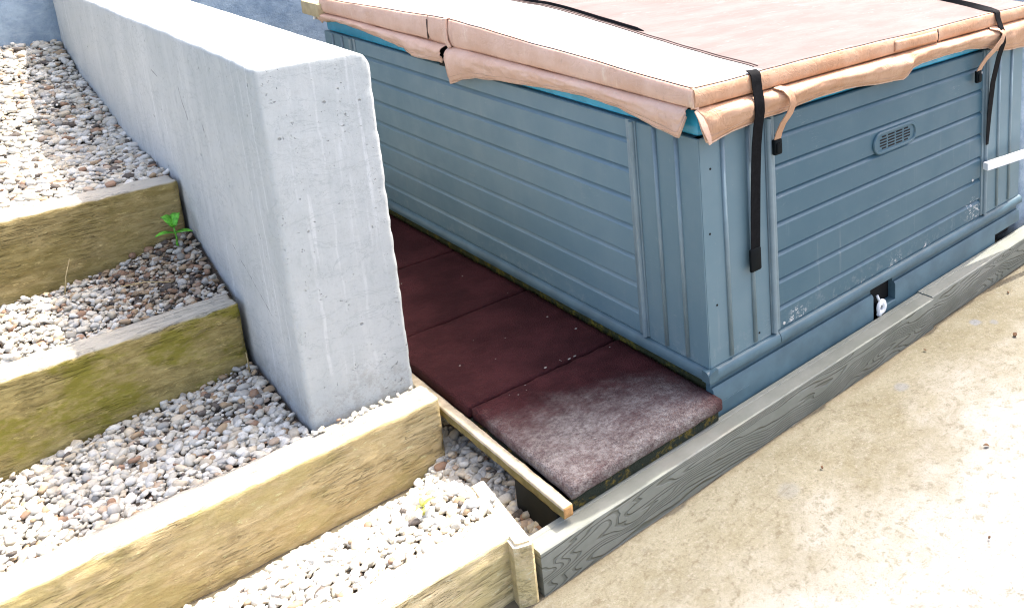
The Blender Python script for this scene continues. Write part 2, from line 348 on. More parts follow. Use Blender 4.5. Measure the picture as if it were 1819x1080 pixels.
def m_moss(name, base, moss, amt=0.5):
    t = NT(name, 0.95, 0.1)
    c = t.mix(t.ramp(t.noise(14, 6, 0.8), 0.5-0.1*amt, 0.62), base, moss)
    c = t.mix(t.ramp(t.noise(60, 4, 0.8), 0.5, 0.7, 0, 0.6), c, (0.02, 0.018, 0.012))
    t.color(c); t.bump(t.noise(60, 5, 0.7), 0.9, 0.01); return t.m
def m_board():
    t = NT('embossed_composite', 0.6, 0.3)
    # cathedral grain: long ellipses of growth rings pressed into the face
    v = t.map((0.8, 1, 8.0)); wob = t.n('ShaderNodeTexNoise'); t.l(t.map((1.6, 1, 8)), wob.inputs['Vector']); wob.inputs['Scale'].default_value = 1.1; wob.inputs['Detail'].default_value = 2.5
    add = t.n('ShaderNodeVectorMath', operation='MULTIPLY_ADD'); t.l(wob.outputs['Color'], add.inputs[0]); add.inputs[1].default_value = (1.5, 0.2, 1.5); t.l(v, add.inputs[2])
    wv = t.n('ShaderNodeTexNoise'); t.l(add.outputs[0], wv.inputs['Vector']); wv.inputs['Scale'].default_value = 0.85; wv.inputs['Detail'].default_value = 0.0
    ln = t.math('SINE', t.math('MULTIPLY', wv.outputs[0], 230.0))
    z = t.xyz()[2]
    msk = t.math('MULTIPLY', t.ramp(z, -0.152, -0.144, 1, 0), t.ramp(t.noise(6, 3), 0.25, 0.5, 0.45, 1))
    l2 = t.math('MULTIPLY', t.ramp(ln, 0.35, 0.95), msk)
    c = t.mix(t.ramp(t.noise(4, 5, 0.7), 0.35, 0.7), (0.190, 0.200, 0.168), (0.250, 0.256, 0.222))
    c = t.mix(t.ramp(t.noise(1.0, 4, 0.7, t.map((2, 2, 30), (4, 0, 0))), 0.55, 0.72, 0, 0.4), c, (0.205, 0.17, 0.145))
    c = t.mix(t.math('MULTIPLY', l2, 0.42), c, (0.060, 0.066, 0.048))
    t.color(c); t.bump(t.math('MULTIPLY', l2, -1.0), 0.9, 0.006, t.bump(t.noise(1.0, 4, 0.6, t.map((8, 90, 90))), 0.3, 0.003)); return t.m

M = {}
M['wall'] = m_concrete_wall(); M['back'] = m_back_wall()
M['s1'] = m_sleeper('weathered_timber_dark', (0.27, 0.205, 0.085), (0.40, 0.315, 0.145), (0.18, 0.145, 0.03), 0.35, 1.0)
M['s2'] = m_sleeper('weathered_timber_mossy', (0.31, 0.24, 0.09), (0.45, 0.355, 0.145), (0.24, 0.215, 0.03), 0.85, 2.3)
M['s3'] = m_sleeper('weathered_timber_pale', (0.50, 0.38, 0.185), (0.60, 0.475, 0.26), (0.42, 0.35, 0.13), 0.5, 3.7)
M['s4'] = m_sleeper('weathered_timber_straw', (0.60, 0.475, 0.25), (0.70, 0.57, 0.34), (0.52, 0.445, 0.20), 0.5, 5.1)
M['stone'] = m_stone('pebble'); M['soil'] = m_soil(); M['patio'] = m_patio()
M['tub'] = m_tub(chips=(((1.61, 0, 0.10), 0.07), ((1.24, 0, 0.04), 0.035), ((1.02, 0, 0.035), 0.06), ((0.42, 0, 0.05), 0.06), ((0.80, -0.012, 0.04), 0.035), ((1.64, -0.012, 0.04), 0.05), ((0.33, -0.012, 0.03), 0.02)))
M['corner'] = m_tub('pale_slate_corner', (0.105, 0.178, 0.212), (0.130, 0.200, 0.230))
M['lit_panel'] = m_tub('lit_slate_cladding', (0.108, 0.188, 0.232), (0.134, 0.212, 0.250))  # same cladding, painted lighter to imitate brighter light on the left panel
M['teal'] = m_plain('skirting_paint', (0.064, 0.116, 0.142), 0.4, 0.18, 6, 0.4, 0.05)
M['bead'] = m_plain('bead_paint', (0.160, 0.220, 0.245), 0.35, 0.1, 10, 0.5, 0.05)
M['cyan'] = m_plain('blue_acrylic_rim', (0.03, 0.30, 0.46), 0.25, 0.15, 12, 0.5)
M['top'] = m_cover_top(); M['topstrip'] = m_plain('pale_vinyl', (0.42, 0.405, 0.385), 0.45, 0.05, 6)  # border strip has a paler colour than the lid panel
M['vinylp'] = m_vinyl('pink_tan_vinyl', (0.60, 0.375, 0.265), (0.68, 0.46, 0.35))
M['vinylo'] = m_vinyl('orange_tan_vinyl', (0.45, 0.245, 0.138), (0.54, 0.33, 0.215))
M['hem'] = m_plain('vinyl_hem', (0.50, 0.34, 0.24), 0.6, 0.15, 30)
M['seam'] = m_plain('seam_thread', (0.055, 0.035, 0.03), 0.8)
M['black'] = m_plain('black_webbing', (0.006, 0.006, 0.007), 0.8, 0.3, 60, 0.1, 0.5, 400, 0.001)
M['plastic'] = m_plain('black_plastic', (0.004, 0.006, 0.007), 0.6, 0.2, 20, 0.1)
M['dark'] = m_plain('dark_void', (0.012, 0.011, 0.010), 0.9)
M['rub'] = m_rubber('red_rubber'); M['rubw'] = m_rubber('red_rubber_worn', True)
M['moss'] = m_moss('mossy_rail', (0.05, 0.058, 0.03), (0.17, 0.15, 0.03), 0.2)
M['joist'] = m_moss('mossy_joist', (0.030, 0.036, 0.026), (0.17, 0.125, 0.03), 0.1)
M['batten'] = m_plain('sawn_batten', (0.42, 0.36, 0.26), 0.85, 0.25, 18, 0.2, 0.6, 60, 0.004)
M['battens'] = m_plain('olive_batten', (0.17, 0.14, 0.055), 0.9, 0.35, 18, 0.2, 0.6, 60, 0.004)  # batten sides, a darker olive than its top
M['endgrain'] = m_plain('fresh_end_grain', (0.42, 0.23, 0.09), 0.85, 0.25, 60)
M['board'] = m_board()
M['white'] = m_plain('white_plastic', (0.78, 0.78, 0.76), 0.4, 0.03, 20)
M['pine'] = m_plain('pale_pine', (0.42, 0.34, 0.20), 0.8, 0.15, 18, 0.2, 0.4, 50)
M['leaf'] = m_plain('fresh_leaf', (0.12, 0.42, 0.04), 0.5, 0.45, 70, 0.3, 0.6, 90, 0.004)
M['leaf2'] = m_plain('yellow_leaf', (0.42, 0.42, 0.10), 0.5, 0.3, 40)
M['straw'] = m_plain('dry_straw', (0.42, 0.33, 0.17), 0.8, 0.2, 40)
M['brown'] = m_plain('dead_leaf', (0.07, 0.035, 0.015), 0.8, 0.4, 60)
M['screw'] = m_plain('screw_steel', (0.5, 0.5, 0.48), 0.35, 0.1, 50, 0.6)
M['crumb'] = m_plain('pale_crumb', (0.33, 0.29, 0.25), 0.8, 0.3, 90)

# ------------------------------------------------------------------ ground
GZ = -0.28
def grid(name, x0, x1, y0, y1, nx, ny, zf, mat):
    V = []; F = []
    for j in range(ny+1):
        for i in range(nx+1):
            x = x0+(x1-x0)*i/nx; y = y0+(y1-y0)*j/ny; V.append((x, y, zf(x, y)))
    for j in range(ny):
        for i in range(nx): a = j*(nx+1)+i; F.append((a, a+1, a+nx+2, a+nx+1))
    return mesh(name, V, F, mat, smooth=True)
t_ = NT('rough_grass', 0.95, 0.1); t_.color(t_.mix(t_.noise(2, 6, 0.7), (0.05, 0.075, 0.025), (0.11, 0.12, 0.05))); t_.bump(t_.noise(40), 1, 0.03)
tag(grid('ground', -150, 150, -150, 150, 2, 2, lambda x, y: GZ-0.06, t_.m), kind='structure')
def patio_z(x, y): return GZ + 0.004*nz(x, y, 0, 2.2) + 0.0015*nz(x, y, 3, 9)
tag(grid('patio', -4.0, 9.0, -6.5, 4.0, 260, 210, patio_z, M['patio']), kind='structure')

# ------------------------------------------------------------------ walls
V, F = rough_box(-0.94, -0.63, 0.785, 3.63, -0.28, 1.145, (0.0125, 0.02, 0.0125), 0.0018, 17.0, 0.007, 0.003, 2.0)
V2 = []
for v in V:
    if v.z > 1.0:    # the top was floated by hand: it is not quite level
        v.z += 0.010*nz(v.x*0.5, v.y, 0, 2.0) + 0.006*nz(v.x, v.y, 5, 7)
    dx = v.x-(-0.69); dz = v.z-1.085    # worn round top edge on the tub side
    if dx > 0 and dz > 0:
        r_ = math.hypot(dx, dz)
        if r_ > 0.06: k_ = (0.06+0.15*(r_-0.06))/r_; v.x = -0.69+dx*k_; v.z = 1.085+dz*k_
    V2.append(v)
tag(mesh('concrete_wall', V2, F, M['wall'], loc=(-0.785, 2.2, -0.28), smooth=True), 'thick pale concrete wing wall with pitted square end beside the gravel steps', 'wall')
V, F = rough_box(-4.0, 9.0, 3.63, 3.90, -0.30, 1.95, (0.09, 0.09, 0.05), 0.012, 4.0, 0.02, 0.01, 5.0)
tag(mesh('retaining_wall', V, F, M['back'], loc=(2.5, 3.76, -0.3), smooth=True), 'long rough blue grey painted wall across the back behind the tub and gravel', 'wall')

V, F = rough_box(2.11, 2.30, 0.06, 3.62, -0.30, 0.86, (0.05, 0.06, 0.05), 0.006, 6.0, 0.015, 0.008, 8.0)
tag(mesh('low_wall', V, F, M['back'], loc=(2.2, 1.8, -0.3), smooth=True), 'grey rendered low wall just past the right end of the tub', 'wall')

# ------------------------------------------------------------------ timber sleepers
GS = 'timber sleepers edging the gravel steps'
def sleeper(x0, x1, y0, y1, z0, z1, mat, label, seed, lean=0.0):
    V, F = rough_box(x0, x1, y0, y1, z0, z1, (0.012, 0.0105, 0.0095), 0.0035, 14.0, 0.009, 0.011, seed)
    for v in V:   # long grain ridges, a slight bow along the length
        g = noise.fractal(Vector((v.x*3+seed, v.y*40, v.z*45)), 1, 2, 3)
        v.y += 0.0026*g + 0.0035*noise.noise(Vector((v.x*26+seed, v.y*40, v.z*46))) if v.y < (y0+y1)/2 else 0; v.z += 0.004*math.sin(v.x*2.1+seed) + (0.002*g if v.z > z1-0.02 else 0)
    return tag(mesh('timber_sleeper', V, F, mat, loc=((x0+x1)/2, (y0+y1)/2, z0), smooth=True), label, 'sleeper', GS)
sleeper(-2.85, -0.952, 1.82, 1.945, 0.22, 0.575, M['s1'], 'highest dark weathered sleeper, holding the top gravel slope by the weed', 1.0)
sleeper(-2.85, -0.957, 1.28, 1.405, -0.08, 0.262, M['s2'], 'mossy green stained sleeper, second from the top of the steps', 2.0)
sleeper(-2.85, -0.612, 0.645, 0.772, -0.33, -0.018, M['s3'], 'long pale sleeper running under the square end of the concrete wall', 3.0)
sleeper(-2.85, -0.722, -0.045, 0.080, -0.34, -0.077, M['s4'], 'lowest straw coloured sleeper at the foot of the gravel steps', 4.0)
plan = [(-0.7655, -0.084), (-0.755, -0.093), (-0.7255, -0.107), (-0.7185, -0.103), (-0.680, 0.24), (-0.726, 0.24)]
bmq = bmesh.new(); lo = [bmq.verts.new((x, y, -0.32)) for x, y in plan]; hi = [bmq.verts.new((x, y, -0.0815)) for x, y in plan]
bmq.faces.new(lo[::-1]); bmq.faces.new(hi)
for i in range(len(plan)): j = (i+1) % len(plan); bmq.faces.new((lo[i], lo[j], hi[j], hi[i]))
bmesh.ops.bevel(bmq, geom=[e for e in bmq.edges if abs(e.verts[0].co.z-e.verts[1].co.z) < 1e-5 and e.verts[0].co.z > -0.2], offset=0.008, segments=3, affect='EDGES')
bmq.verts.index_update()
tag(mesh('edging_plank', [v.co.copy() for v in bmq.verts], [[v.index for v in f.verts] for f in bmq.faces], M['s4'], loc=(-0.71, 0.18, -0.30), smooth=True, auto=40), 'narrow timber plank on edge closing the lowest step beside the grey decking board', 'plank')
bmq.free()

# ------------------------------------------------------------------ gravel
def stone_protos(n=10):
    out = []
    for k in range(n):
        bm = bmesh.new(); bmesh.ops.create_icosphere(bm, subdivisions=2, radius=1.0)
        sx, sy, sz = 1.0, random.uniform(0.62, 0.9), random.uniform(0.42, 0.68)
        pts = []
        for v in bm.verts:
            p = v.co.copy(); q = 1 + 0.30*noise.noise(p*1.1+Vector((k*7.1, 3, 1))) + 0.10*noise.noise(p*2.7+Vector((k*3.3, 0, 8)))
            e = 0.80 if k % 2 else 0.62   # slightly squared stones
            p = Vector([math.copysign(abs(c)**e, c) for c in p])*q
            pts.append((p.x*sx, p.y*sy, p.z*sz))
        bm.verts.index_update(); out.append((np.array(pts, np.float32), np.array([[v.index for v in f.verts] for f in bm.faces], np.int32))); bm.free()
    return out
PROT = stone_protos()
rng = np.random.default_rng(7)
PAL = np.array([(0.64, 0.60, 0.50), (0.59, 0.57, 0.51), (0.72, 0.695, 0.62), (0.54, 0.495, 0.40), (0.42, 0.405, 0.365), (0.64, 0.555, 0.42), (0.50, 0.39, 0.29), (0.36, 0.22, 0.14), (0.12, 0.10, 0.085), (0.43, 0.31, 0.19)])
P_CLEAN = np.array([.25, .20, .25, .11, .05, .09, .02, .01, .01, .01]); P_DIRTY = np.array([.10, .05, .09, .08, .06, .10, .10, .16, .16, .14]); P_DIRTY /= P_DIRTY.sum()
def gravel(name, label, pts, size, dirt, spread=0.55, tilt=0.5):
    """pts (n,3) centres; size (n,) long half-axes; dirt (n,) 0..1"""
    n = len(pts); kinds = rng.integers(0, len(PROT), n); VV = []; FF = []; CC = []; off = 0
    for k in range(len(PROT)):
        ii = np.where(kinds == k)[0]
        if not len(ii): continue
        pv, pf = PROT[k]; m = len(ii)
        a = rng.uniform(0, 2*np.pi, m); b = rng.normal(0, tilt, m); c = rng.normal(0, tilt, m)
        ca, sa, cb, sb, cc, sc = np.cos(a), np.sin(a), np.cos(b), np.sin(b), np.cos(c), np.sin(c)
        Rz = np.zeros((m, 3, 3)); Rz[:, 0, 0] = ca; Rz[:, 0, 1] = -sa; Rz[:, 1, 0] = sa; Rz[:, 1, 1] = ca; Rz[:, 2, 2] = 1
        Rx = np.zeros((m, 3, 3)); Rx[:, 0, 0] = 1; Rx[:, 1, 1] = cb; Rx[:, 1, 2] = -sb; Rx[:, 2, 1] = sb; Rx[:, 2, 2] = cb
        Ry = np.zeros((m, 3, 3)); Ry[:, 1, 1] = 1; Ry[:, 0, 0] = cc; Ry[:, 0, 2] = sc; Ry[:, 2, 0] = -sc; Ry[:, 2, 2] = cc
        Q = Rx @ Ry @ Rz
        v = np.einsum('mij,kj->mki', Q, pv)*size[ii][:, None, None] + pts[ii][:, None, :]
        VV.append(v.reshape(-1, 3)); FF.append((pf[None] + (np.arange(m)*len(pv))[:, None, None] + off).reshape(-1, 3)); off += m*len(pv)
        d = dirt[ii]; ch = np.array([rng.choice(len(PAL), p=(1-q)*P_CLEAN + q*P_DIRTY) for q in d])
        cl = PAL[ch]*rng.uniform(0.78, 1.12, (m, 1))*(1-0.35*d[:, None])
        CC.append(np.repeat(np.concatenate([cl, np.ones((m, 1))], 1), len(pv), 0))
    VV = np.concatenate(VV); FF = np.concatenate(FF); CC = np.concatenate(CC)
    me = bpy.data.meshes.new(name); me.vertices.add(len(VV)); me.vertices.foreach_set('co', VV.astype(np.float32).ravel())
    me.loops.add(FF.size); me.loops.foreach_set('vertex_index', FF.astype(np.int32).ravel())
    me.polygons.add(len(FF)); me.polygons.foreach_set('loop_start', np.arange(0, FF.size, 3, dtype=np.int32)); me.polygons.foreach_set('loop_total', np.full(len(FF), 3, np.int32))
    me.polygons.foreach_set('use_smooth', np.ones(len(FF), bool)); me.update(calc_edges=True)
    at = me.color_attributes.new('Col', 'FLOAT_COLOR', 'POINT'); at.data.foreach_set('color', CC.astype(np.float32).ravel())
    me.materials.append(M['stone']); o = link(bpy.data.objects.new(name, me))
    return tag(o, label, 'gravel', kind='stuff')
def scatter(x0, x1, y0, y1, sp, zf, s0, s1, inside=None, layers=2, dirtf=None, zj=0.005):
    P = []
    for L in range(layers):
        nx = int((x1-x0)/sp); ny = int((y1-y0)/sp)
        gx, gy = np.meshgrid(np.arange(nx), np.arange(ny)); x = x0+(gx+rng.uniform(0, 1, gx.shape))*sp; y = y0+(gy+rng.uniform(0, 1, gy.shape))*sp
        P.append(np.stack([x.ravel(), y.ravel(), np.full(x.size, -0.010*(L))], 1))
    P = np.concatenate(P)
    if inside is not None: P = P[inside(P[:, 0], P[:, 1])]
    P[:, 2] += zf(P[:, 0], P[:, 1]) + rng.normal(0, zj, len(P))
    s = np.exp(rng.uniform(np.log(s0), np.log(s1), len(P)))
    d = dirtf(P[:, 0], P[:, 1]) if dirtf else np.zeros(len(P))
    return P, s, np.clip(d, 0, 1)
XL = -2.6
def z1(x, y): return np.interp(y, [1.9, 2.05, 2.6, 3.29, 3.66], [0.562, 0.578, 0.603, 0.755, 0.905]) - 0.012 + 0.008*np.sin(x*7+y*5)
def z2(x, y):
    top = np.interp(x, [-2.6, -1.5, -1.18, -0.95], [0.27, 0.278, 0.306, 0.385]); return 0.252 + (top-0.252)*np.clip((y-1.40)/0.40, 0, 1)
def z3(x, y):
    top = np.interp(x, [-2.6, -1.6, -0.95], [-0.045, -0.035, 0.035]); return -0.032 + (top+0.032)*np.clip((y-0.77)/0.5, 0, 1)
def z5(x, y): return np.interp(y, [-0.05, 0.12, 0.33, 0.65, 0.9], [-0.262, -0.240, -0.225, -0.240, -0.240]) + 0.01*np.sin(x*40)
def z4(x, y):
    a = 0.008*np.clip((x+0.77)/0.02, 0, 1)*(y < 0.25) + np.interp(y, [0.0, 0.08, 0.29, 0.645], [-0.088, -0.082, -0.090, -0.302]); k = np.clip((x+0.76)/0.10, 0, 1)*np.clip((y-0.16)/0.12, 0, 1); k = k*k*(3-2*k)
    return a + k*(z5(x, y)-a)
def wd(x): return np.clip(1-(-0.95-x)/0.35, 0, 1)
for nm, a in (('soil', (-2.85, -0.945, 1.9, 3.64, 30, 30, lambda x, y: float(z1(x, y))-0.012, M['soil'])), ('soil', (-2.85, -0.945, 1.40, 1.83, 30, 12, lambda x, y: float(z2(x, y))-0.012, M['soil'])),
              ('soil', (-2.85, -0.945, 0.77, 1.29, 30, 12, lambda x, y: float(z3(x, y))-0.012, M['soil'])), ('soil', (-2.85, -0.665, 0.07, 0.66, 60, 24, lambda x, y: float(z4(x, y))-0.014 if (x < -0.76 or y > 0.26) else -0.29, M['soil'])),
              ('soil', (-0.665, -0.30, -0.03, 1.0, 8, 20, lambda x, y: float(z5(x, y))-0.012, M['soil']))):
    tag(grid(nm, *a), kind='structure')
P, s, d = scatter(XL, -0.945, 1.93, 3.64, 0.0190, z1, 0.0055, 0.022, None, 2, lambda x, y: 0.15+0.25*(rng.uniform(0, 1, len(x)) < 0.3), 0.005)
gravel('gravel', 'sloping pale gravel above the highest sleeper', P, s, d, tilt=0.4)
P, s, d = scatter(XL, -0.945, 1.395, 1.82, 0.0155, z2, 0.0040, 0.0165, None, 2, lambda x, y: 0.25 + 0.85*np.clip(wd(x)*1.6*np.clip((y-1.30)/0.25, 0.3, 1), 0, 1), 0.004)
gravel('gravel', 'brown littered gravel between the dark sleeper and the mossy sleeper', P, s, d)
P, s, d = scatter(XL, -0.945, 0.765, 1.28, 0.0175, z3, 0.0050, 0.0195, None, 2, lambda x, y: 0.12 + 0.5*np.clip(wd(x)*np.clip((y-0.95)/0.25, 0, 1), 0, 1), 0.004)
Pe = np.array([(-0.95+0.32*rng.uniform()**1.6, 0.765-0.03*rng.uniform(), -0.008) for _ in range(26)])
P = np.concatenate([P, Pe]); s = np.concatenate([s, rng.uniform(0.006, 0.011, 26)]); d = np.concatenate([d, np.zeros(26)])
gravel('gravel', 'grey white gravel shaded by the wall, above the long pale sleeper', P, s, d)
P, s, d = scatter(XL, -0.63, 0.02, 0.64, 0.0185, z4, 0.0060, 0.0205, lambda x, y: np.where(y < 0.22, (x < -0.738+0.13*(y-0.22)) | ((y > 0.06) & (x < -0.69) & (rng.uniform(0, 1, len(x)) < (y-0.04)*5)), x < -0.675+0.09*(y-0.3)) & ((y > 0.075) | (rng.uniform(0, 1, len(x)) < 0.25)), 2, lambda x, y: 0.03+0*x, 0.004)
gravel('gravel', 'sunlit white gravel on the lowest step', P, s, d)
P, s, d = scatter(-0.70, -0.42, -0.03, 0.92, 0.021, z5, 0.010, 0.025, lambda x, y: np.where(y < 0.30, x > -0.688+0.11*(y-0.1), x > -0.66), 2, lambda x, y: 0.22+0*x, 0.006)
gravel('gravel', 'coarse shaded gravel in the gap beside the rubber tile deck', P, s, d)

# ------------------------------------------------------------------ hot tub
TX, TY, PT = 2.03, 3.0, 0.85       # footprint and panel top
tub = thing('hot_tub', 'big slate blue clad hot tub with ribbed corners and a vent, beside the wall', 'hot tub', (0, 0, -0.155))
GRV = [0.13, 0.235, 0.342, 0.454, 0.561, 0.668, 0.777]
def panel_prof(sign=1):
    """(depth, z): face at depth 0, grooves cut in, deepest at the top of each groove; closed at the back"""
    pr = [(0.004, 0.040)]; z = 0.045; pr.append((0.0, 0.048))
    for g in GRV: pr += [(0.0, g-0.015), (0.013, g-0.001), (0.015, g+0.005), (0.0003, g+0.006)]
    pr += [(0.0, PT-0.004), (0.004, PT), (0.03, PT), (0.03, 0.040)]
    return pr
MB().extrude(panel_prof(), 'y', 0.378, 2.62).build('side_panel', M['lit_panel'], tub)
MB().extrude(panel_prof(), 'x', 0.333, 1.672).build('side_panel', M['tub'], tub)
def cornerpanel(axis, a0, a1):
    m = MB(); m.extrude([(0.0, 0.042), (0.0, PT-0.003), (0.003, PT), (0.028, PT), (0.028, 0.042)], axis, a0, a1); return m
G1 = 'x'
for ax, a0, a1, ribs, edge in (('y', 0.0015, 0.322, (0.108, 0.222), 0.322), ('x', 0.0045, 0.286, (0.098, 0.210), 0.286), ('x', 1.712, 2.03, (1.815, 1.925), None), ('y', 2.66, 3.0, (2.77, 2.89), None)):
    cp = cornerpanel(ax, a0, a1).build('corner_panel', M['corner'], tub)
    for r_ in ribs:
        m = MB(); pts = [(-0.001, r_, 0.052), (-0.001, r_, PT-0.004)] if ax == 'y' else [(r_, -0.001, 0.052), (r_, -0.001, PT-0.004)]
        m.tube(pts, 0.0085, 12); o = m.build('rib', M['bead'], cp, smooth=True)
for ax, c_ in (('y', 0.350), ('y', 2.64), ('x', 0.310), ('x', 1.692)):
    m = MB(); sg = -1 if c_ < 1 else 1
    if ax == 'y':
        m.box(-0.004, 0.03, min(c_-0.026, c_+0.026), c_+0.026, 0.046, PT+0.002, 0.002); m.tube([(-0.006, c_+0.010*sg, 0.047), (-0.006, c_+0.010*sg, PT)], 0.011, 14)
    else:
        m.box(c_-0.021, c_+0.021, -0.004, 0.03, 0.046, PT+0.002, 0.002); m.tube([(c_+0.008*sg, -0.006, 0.047), (c_+0.008*sg, -0.006, PT)], 0.011, 14)
    m.build('corner_trim', M['bead'], tub, auto=35)
# base trim: a bullnose all round
def bull(): return [(0.02, 0.0), (-0.012, 0.0), (-0.018, 0.004), (-0.019, 0.010), (-0.018, 0.022), (-0.013, 0.033), (-0.004, 0.039), (0.012, 0.041), (0.02, 0.041)]
MB().extrude(bull(), 'y', -0.0185, 3.0).build('base_trim', M['teal'], tub, auto=40)
MB().extrude(bull(), 'x', -0.0185, 0.318).extrude(bull(), 'x', 0.3205, 2.04).build('base_trim', M['teal'], tub, auto=40)
# skirting below, in two boards with an opening between them
def skp(z0=-0.155): return [(0.03, z0), (-0.006, z0), (-0.009, z0+0.003), (-0.009, -0.043), (-0.001, -0.033), (0.008, -0.033), (0.008, -0.0005), (0.03, -0.0005)]
sk = MB().extrude(skp(), 'x', 0.004, 0.857).build('skirting', M['teal'], tub, auto=40)
m = MB(); m.box(0.012, 0.165, -0.0112, -0.0092, -0.1535, -0.093, 0.0006); m.build('access_plate', M['teal'], sk)
m = MB().extrude(skp(), 'x', 1.003, 1.80).extrude(skp(-0.098), 'x', 1.8005, 2.03)
m.extrude([(0.03, -0.155), (-0.006, -0.155), (-0.009, -0.152), (-0.009, -0.113), (-0.006, -0.110), (0.03, -0.110)], 'x', 0.935, 1.0025); m.build('skirting', M['teal'], tub, auto=40)
MB().box(0.84, 1.02, 0.12, 0.13, -0.2, -0.01).build('opening_back', M['dark'], tub)
MB().box(0.022, 0.06, 0.03, 3.0, -0.155, -0.0005, 0.002).build('base_rail', M['moss'], tub)
# drain fitting in the opening
m = MB(); m.tube([(0.905, 0.09, -0.112), (0.905, 0.0, -0.112), (0.905, -0.005, -0.112)], [0.014, 0.014, 0.014], 16)
dr = m.build('drain_pipe', M['plastic'], tub, smooth=True)
V = []; F = []; n_ = 28
for k in range(n_):
    a = 2*math.pi*k/n_; ro = 0.034 + (0.010 if 3.6 < a < 4.3 else 0); co, si = math.cos(a)*0.85, math.sin(a); ri = 0.011
    for (r_, y_) in ((ri, 0.0), (ri, -0.010), (ri+0.006, -0.014), (ro-0.006, -0.013), (ro, -0.007), (ro, 0.0)): V.append((0.905+co*r_+(0.006 if r_ > 0.02 else 0), y_-0.004, -0.108+si*r_))
for k in range(n_):
    for j in range(6): F.append((k*6+j, k*6+(j+1) % 6, ((k+1) % n_)*6+(j+1) % 6, ((k+1) % n_)*6+j))
mesh('drain_cap', V, F, M['white'], tub, smooth=True, auto=50)
MB().tube([(0.900, -0.006, -0.078), (0.898, 0.006, -0.055)], 0.006, 8).build('drain_plug', M['white'], tub, smooth=True)
# acrylic rim
m = MB(); m.box(0.010, TX-0.01, 0.010, TY-0.01, PT+0.002, 0.945, 0.012); m.build('acrylic_rim', M['cyan'], tub, auto=40)
MB().box(0.035, TX-0.035, 0.035, TY-0.035, -0.15, PT+0.0015).build('cabinet_core', M['dark'], tub)
# vent grille on the front panel
def stadium(cx, cz, L, Hh, ang, n=14):
    P_ = []
    for k in range(2*n):
        a = math.pi*(k % n)/(n-1) + (-math.pi/2 if k < n else math.pi/2); sx = (L/2-Hh/2)*(1 if k < n else -1)
        u = sx + Hh/2*math.cos(a); v_ = Hh/2*math.sin(a); P_.append((cx+u*math.cos(ang)-v_*math.sin(ang), cz+u*math.sin(ang)+v_*math.cos(ang)))
    return P_
CX, CZ, LL, HH = 1.010, 0.6025, 0.285, 0.092
def ringmesh(stack):
    m = MB(); n = None; V = []; F = []
    for (sc_l, sc_h, y) in stack:
        s_ = stadium(CX, CZ, sc_l, sc_h, 0.0); n = len(s_); V += [(a, y, b) for a, b in s_]
    for i in range(len(stack)-1):
        for k in range(n): F.append((i*n+k, i*n+(k+1) % n, (i+1)*n+(k+1) % n, (i+1)*n+k))
    F.append(tuple(range((len(stack)-1)*n, len(stack)*n))); return V, F
V, F = ringmesh([(LL, HH, 0.004), (LL, HH, -0.006), (LL-0.006, HH-0.006, -0.010), (LL-0.020, HH-0.020, -0.010), (LL-0.028, HH-0.028, -0.004), (LL-0.028, HH-0.028, -0.0035)])
vg = mesh('vent_grille', V, F, M['tub'], tub, smooth=True, auto=35)
m = MB()
for i in range(4):
    for j in range(5):
        x = CX-0.078+0.052*i; z = CZ-0.024+0.012*j; hw = 0.021 - (0.008 if (i in (0, 3) and j in (0, 4)) else 0); xo = (0.006 if i == 0 else -0.006 if i == 3 else 0) if j in (0, 4) else 0
        m.box(x-hw+xo, x+hw+xo, -0.0048, -0.0025, z-0.0028, z+0.0028)
m.build('vent_slots', M['dark'], vg)
# a few screws and old screw holes
m = MB()
for p in ((0.045, 0.74), (0.045, 0.26), (0.03, 0.52), (0.23, 0.075)): MB().tube([(p[0], 0.004, p[1]), (p[0], -0.0012, p[1])], 0.004, 8).build('screw_hole', M['dark'], tub)
m = MB()
for p in ((0.352, 0.060), (1.60, 0.245), (1.66, 0.75)): MB().tube([(p[0], 0.004, p[1]), (p[0], -0.003, p[1])], 0.006, 10).build('screw', M['screw'], tub)

# ------------------------------------------------------------------ tub cover
cov = thing('tub_cover', 'pink and tan padded vinyl cover with drooping flap lying on the hot tub', 'tub cover', (1.0, 1.5, 0.945))
CX0, CX1, CY0, CY1 = -0.03, 2.06, -0.03, 2.92
def topz(x, y):
    b = 1.024 + 0.050*max(0.0, 1-abs(y-1.56)/1.55) 
    return b + 0.004*nz(x, y, 1, 2.2) + 0.0025*nz(x, y, 4, 6) + 0.006*math.exp(-((x-0.55)/0.35)**2 - (min(abs(y+0.03), 9)/0.25)**2)
def top_part(name, x0, x1, y0, y1, mat, nx, ny):
    V = []; F = []
    for j in range(ny+1):
        for i in range(nx+1):
            y = y0+(y1-y0)*j/ny; xa = seam_x(y) if x0 == 'seam' else x0; xb = seam_x(y) if x1 == 'seam2' else x1; x = xa+(xb-xa)*i/nx; V.append((x, y, topz(x, y)))
    for j in range(ny):
        for i in range(nx): a = j*(nx+1)+i; F.append((a, a+1, a+nx+2, a+nx+1))
    return mesh(name, V, F, mat, cov, smooth=True)
def seam_x(y): return float(np.interp(y, [-0.05, 0.064, 0.5, 0.9, 1.36, 1.95, 3.0], [0.268, 0.284, 0.318, 0.356, 0.394, 0.427, 0.48]))
top_part('cover_top', 'seam', CX1-0.008, CY0+0.008, CY1-0.008, M['top'], 60, 90)
top_part('cover_border', CX0+0.008, 'seam2', CY0+0.008, CY1-0.008, M['topstrip'], 10, 90)
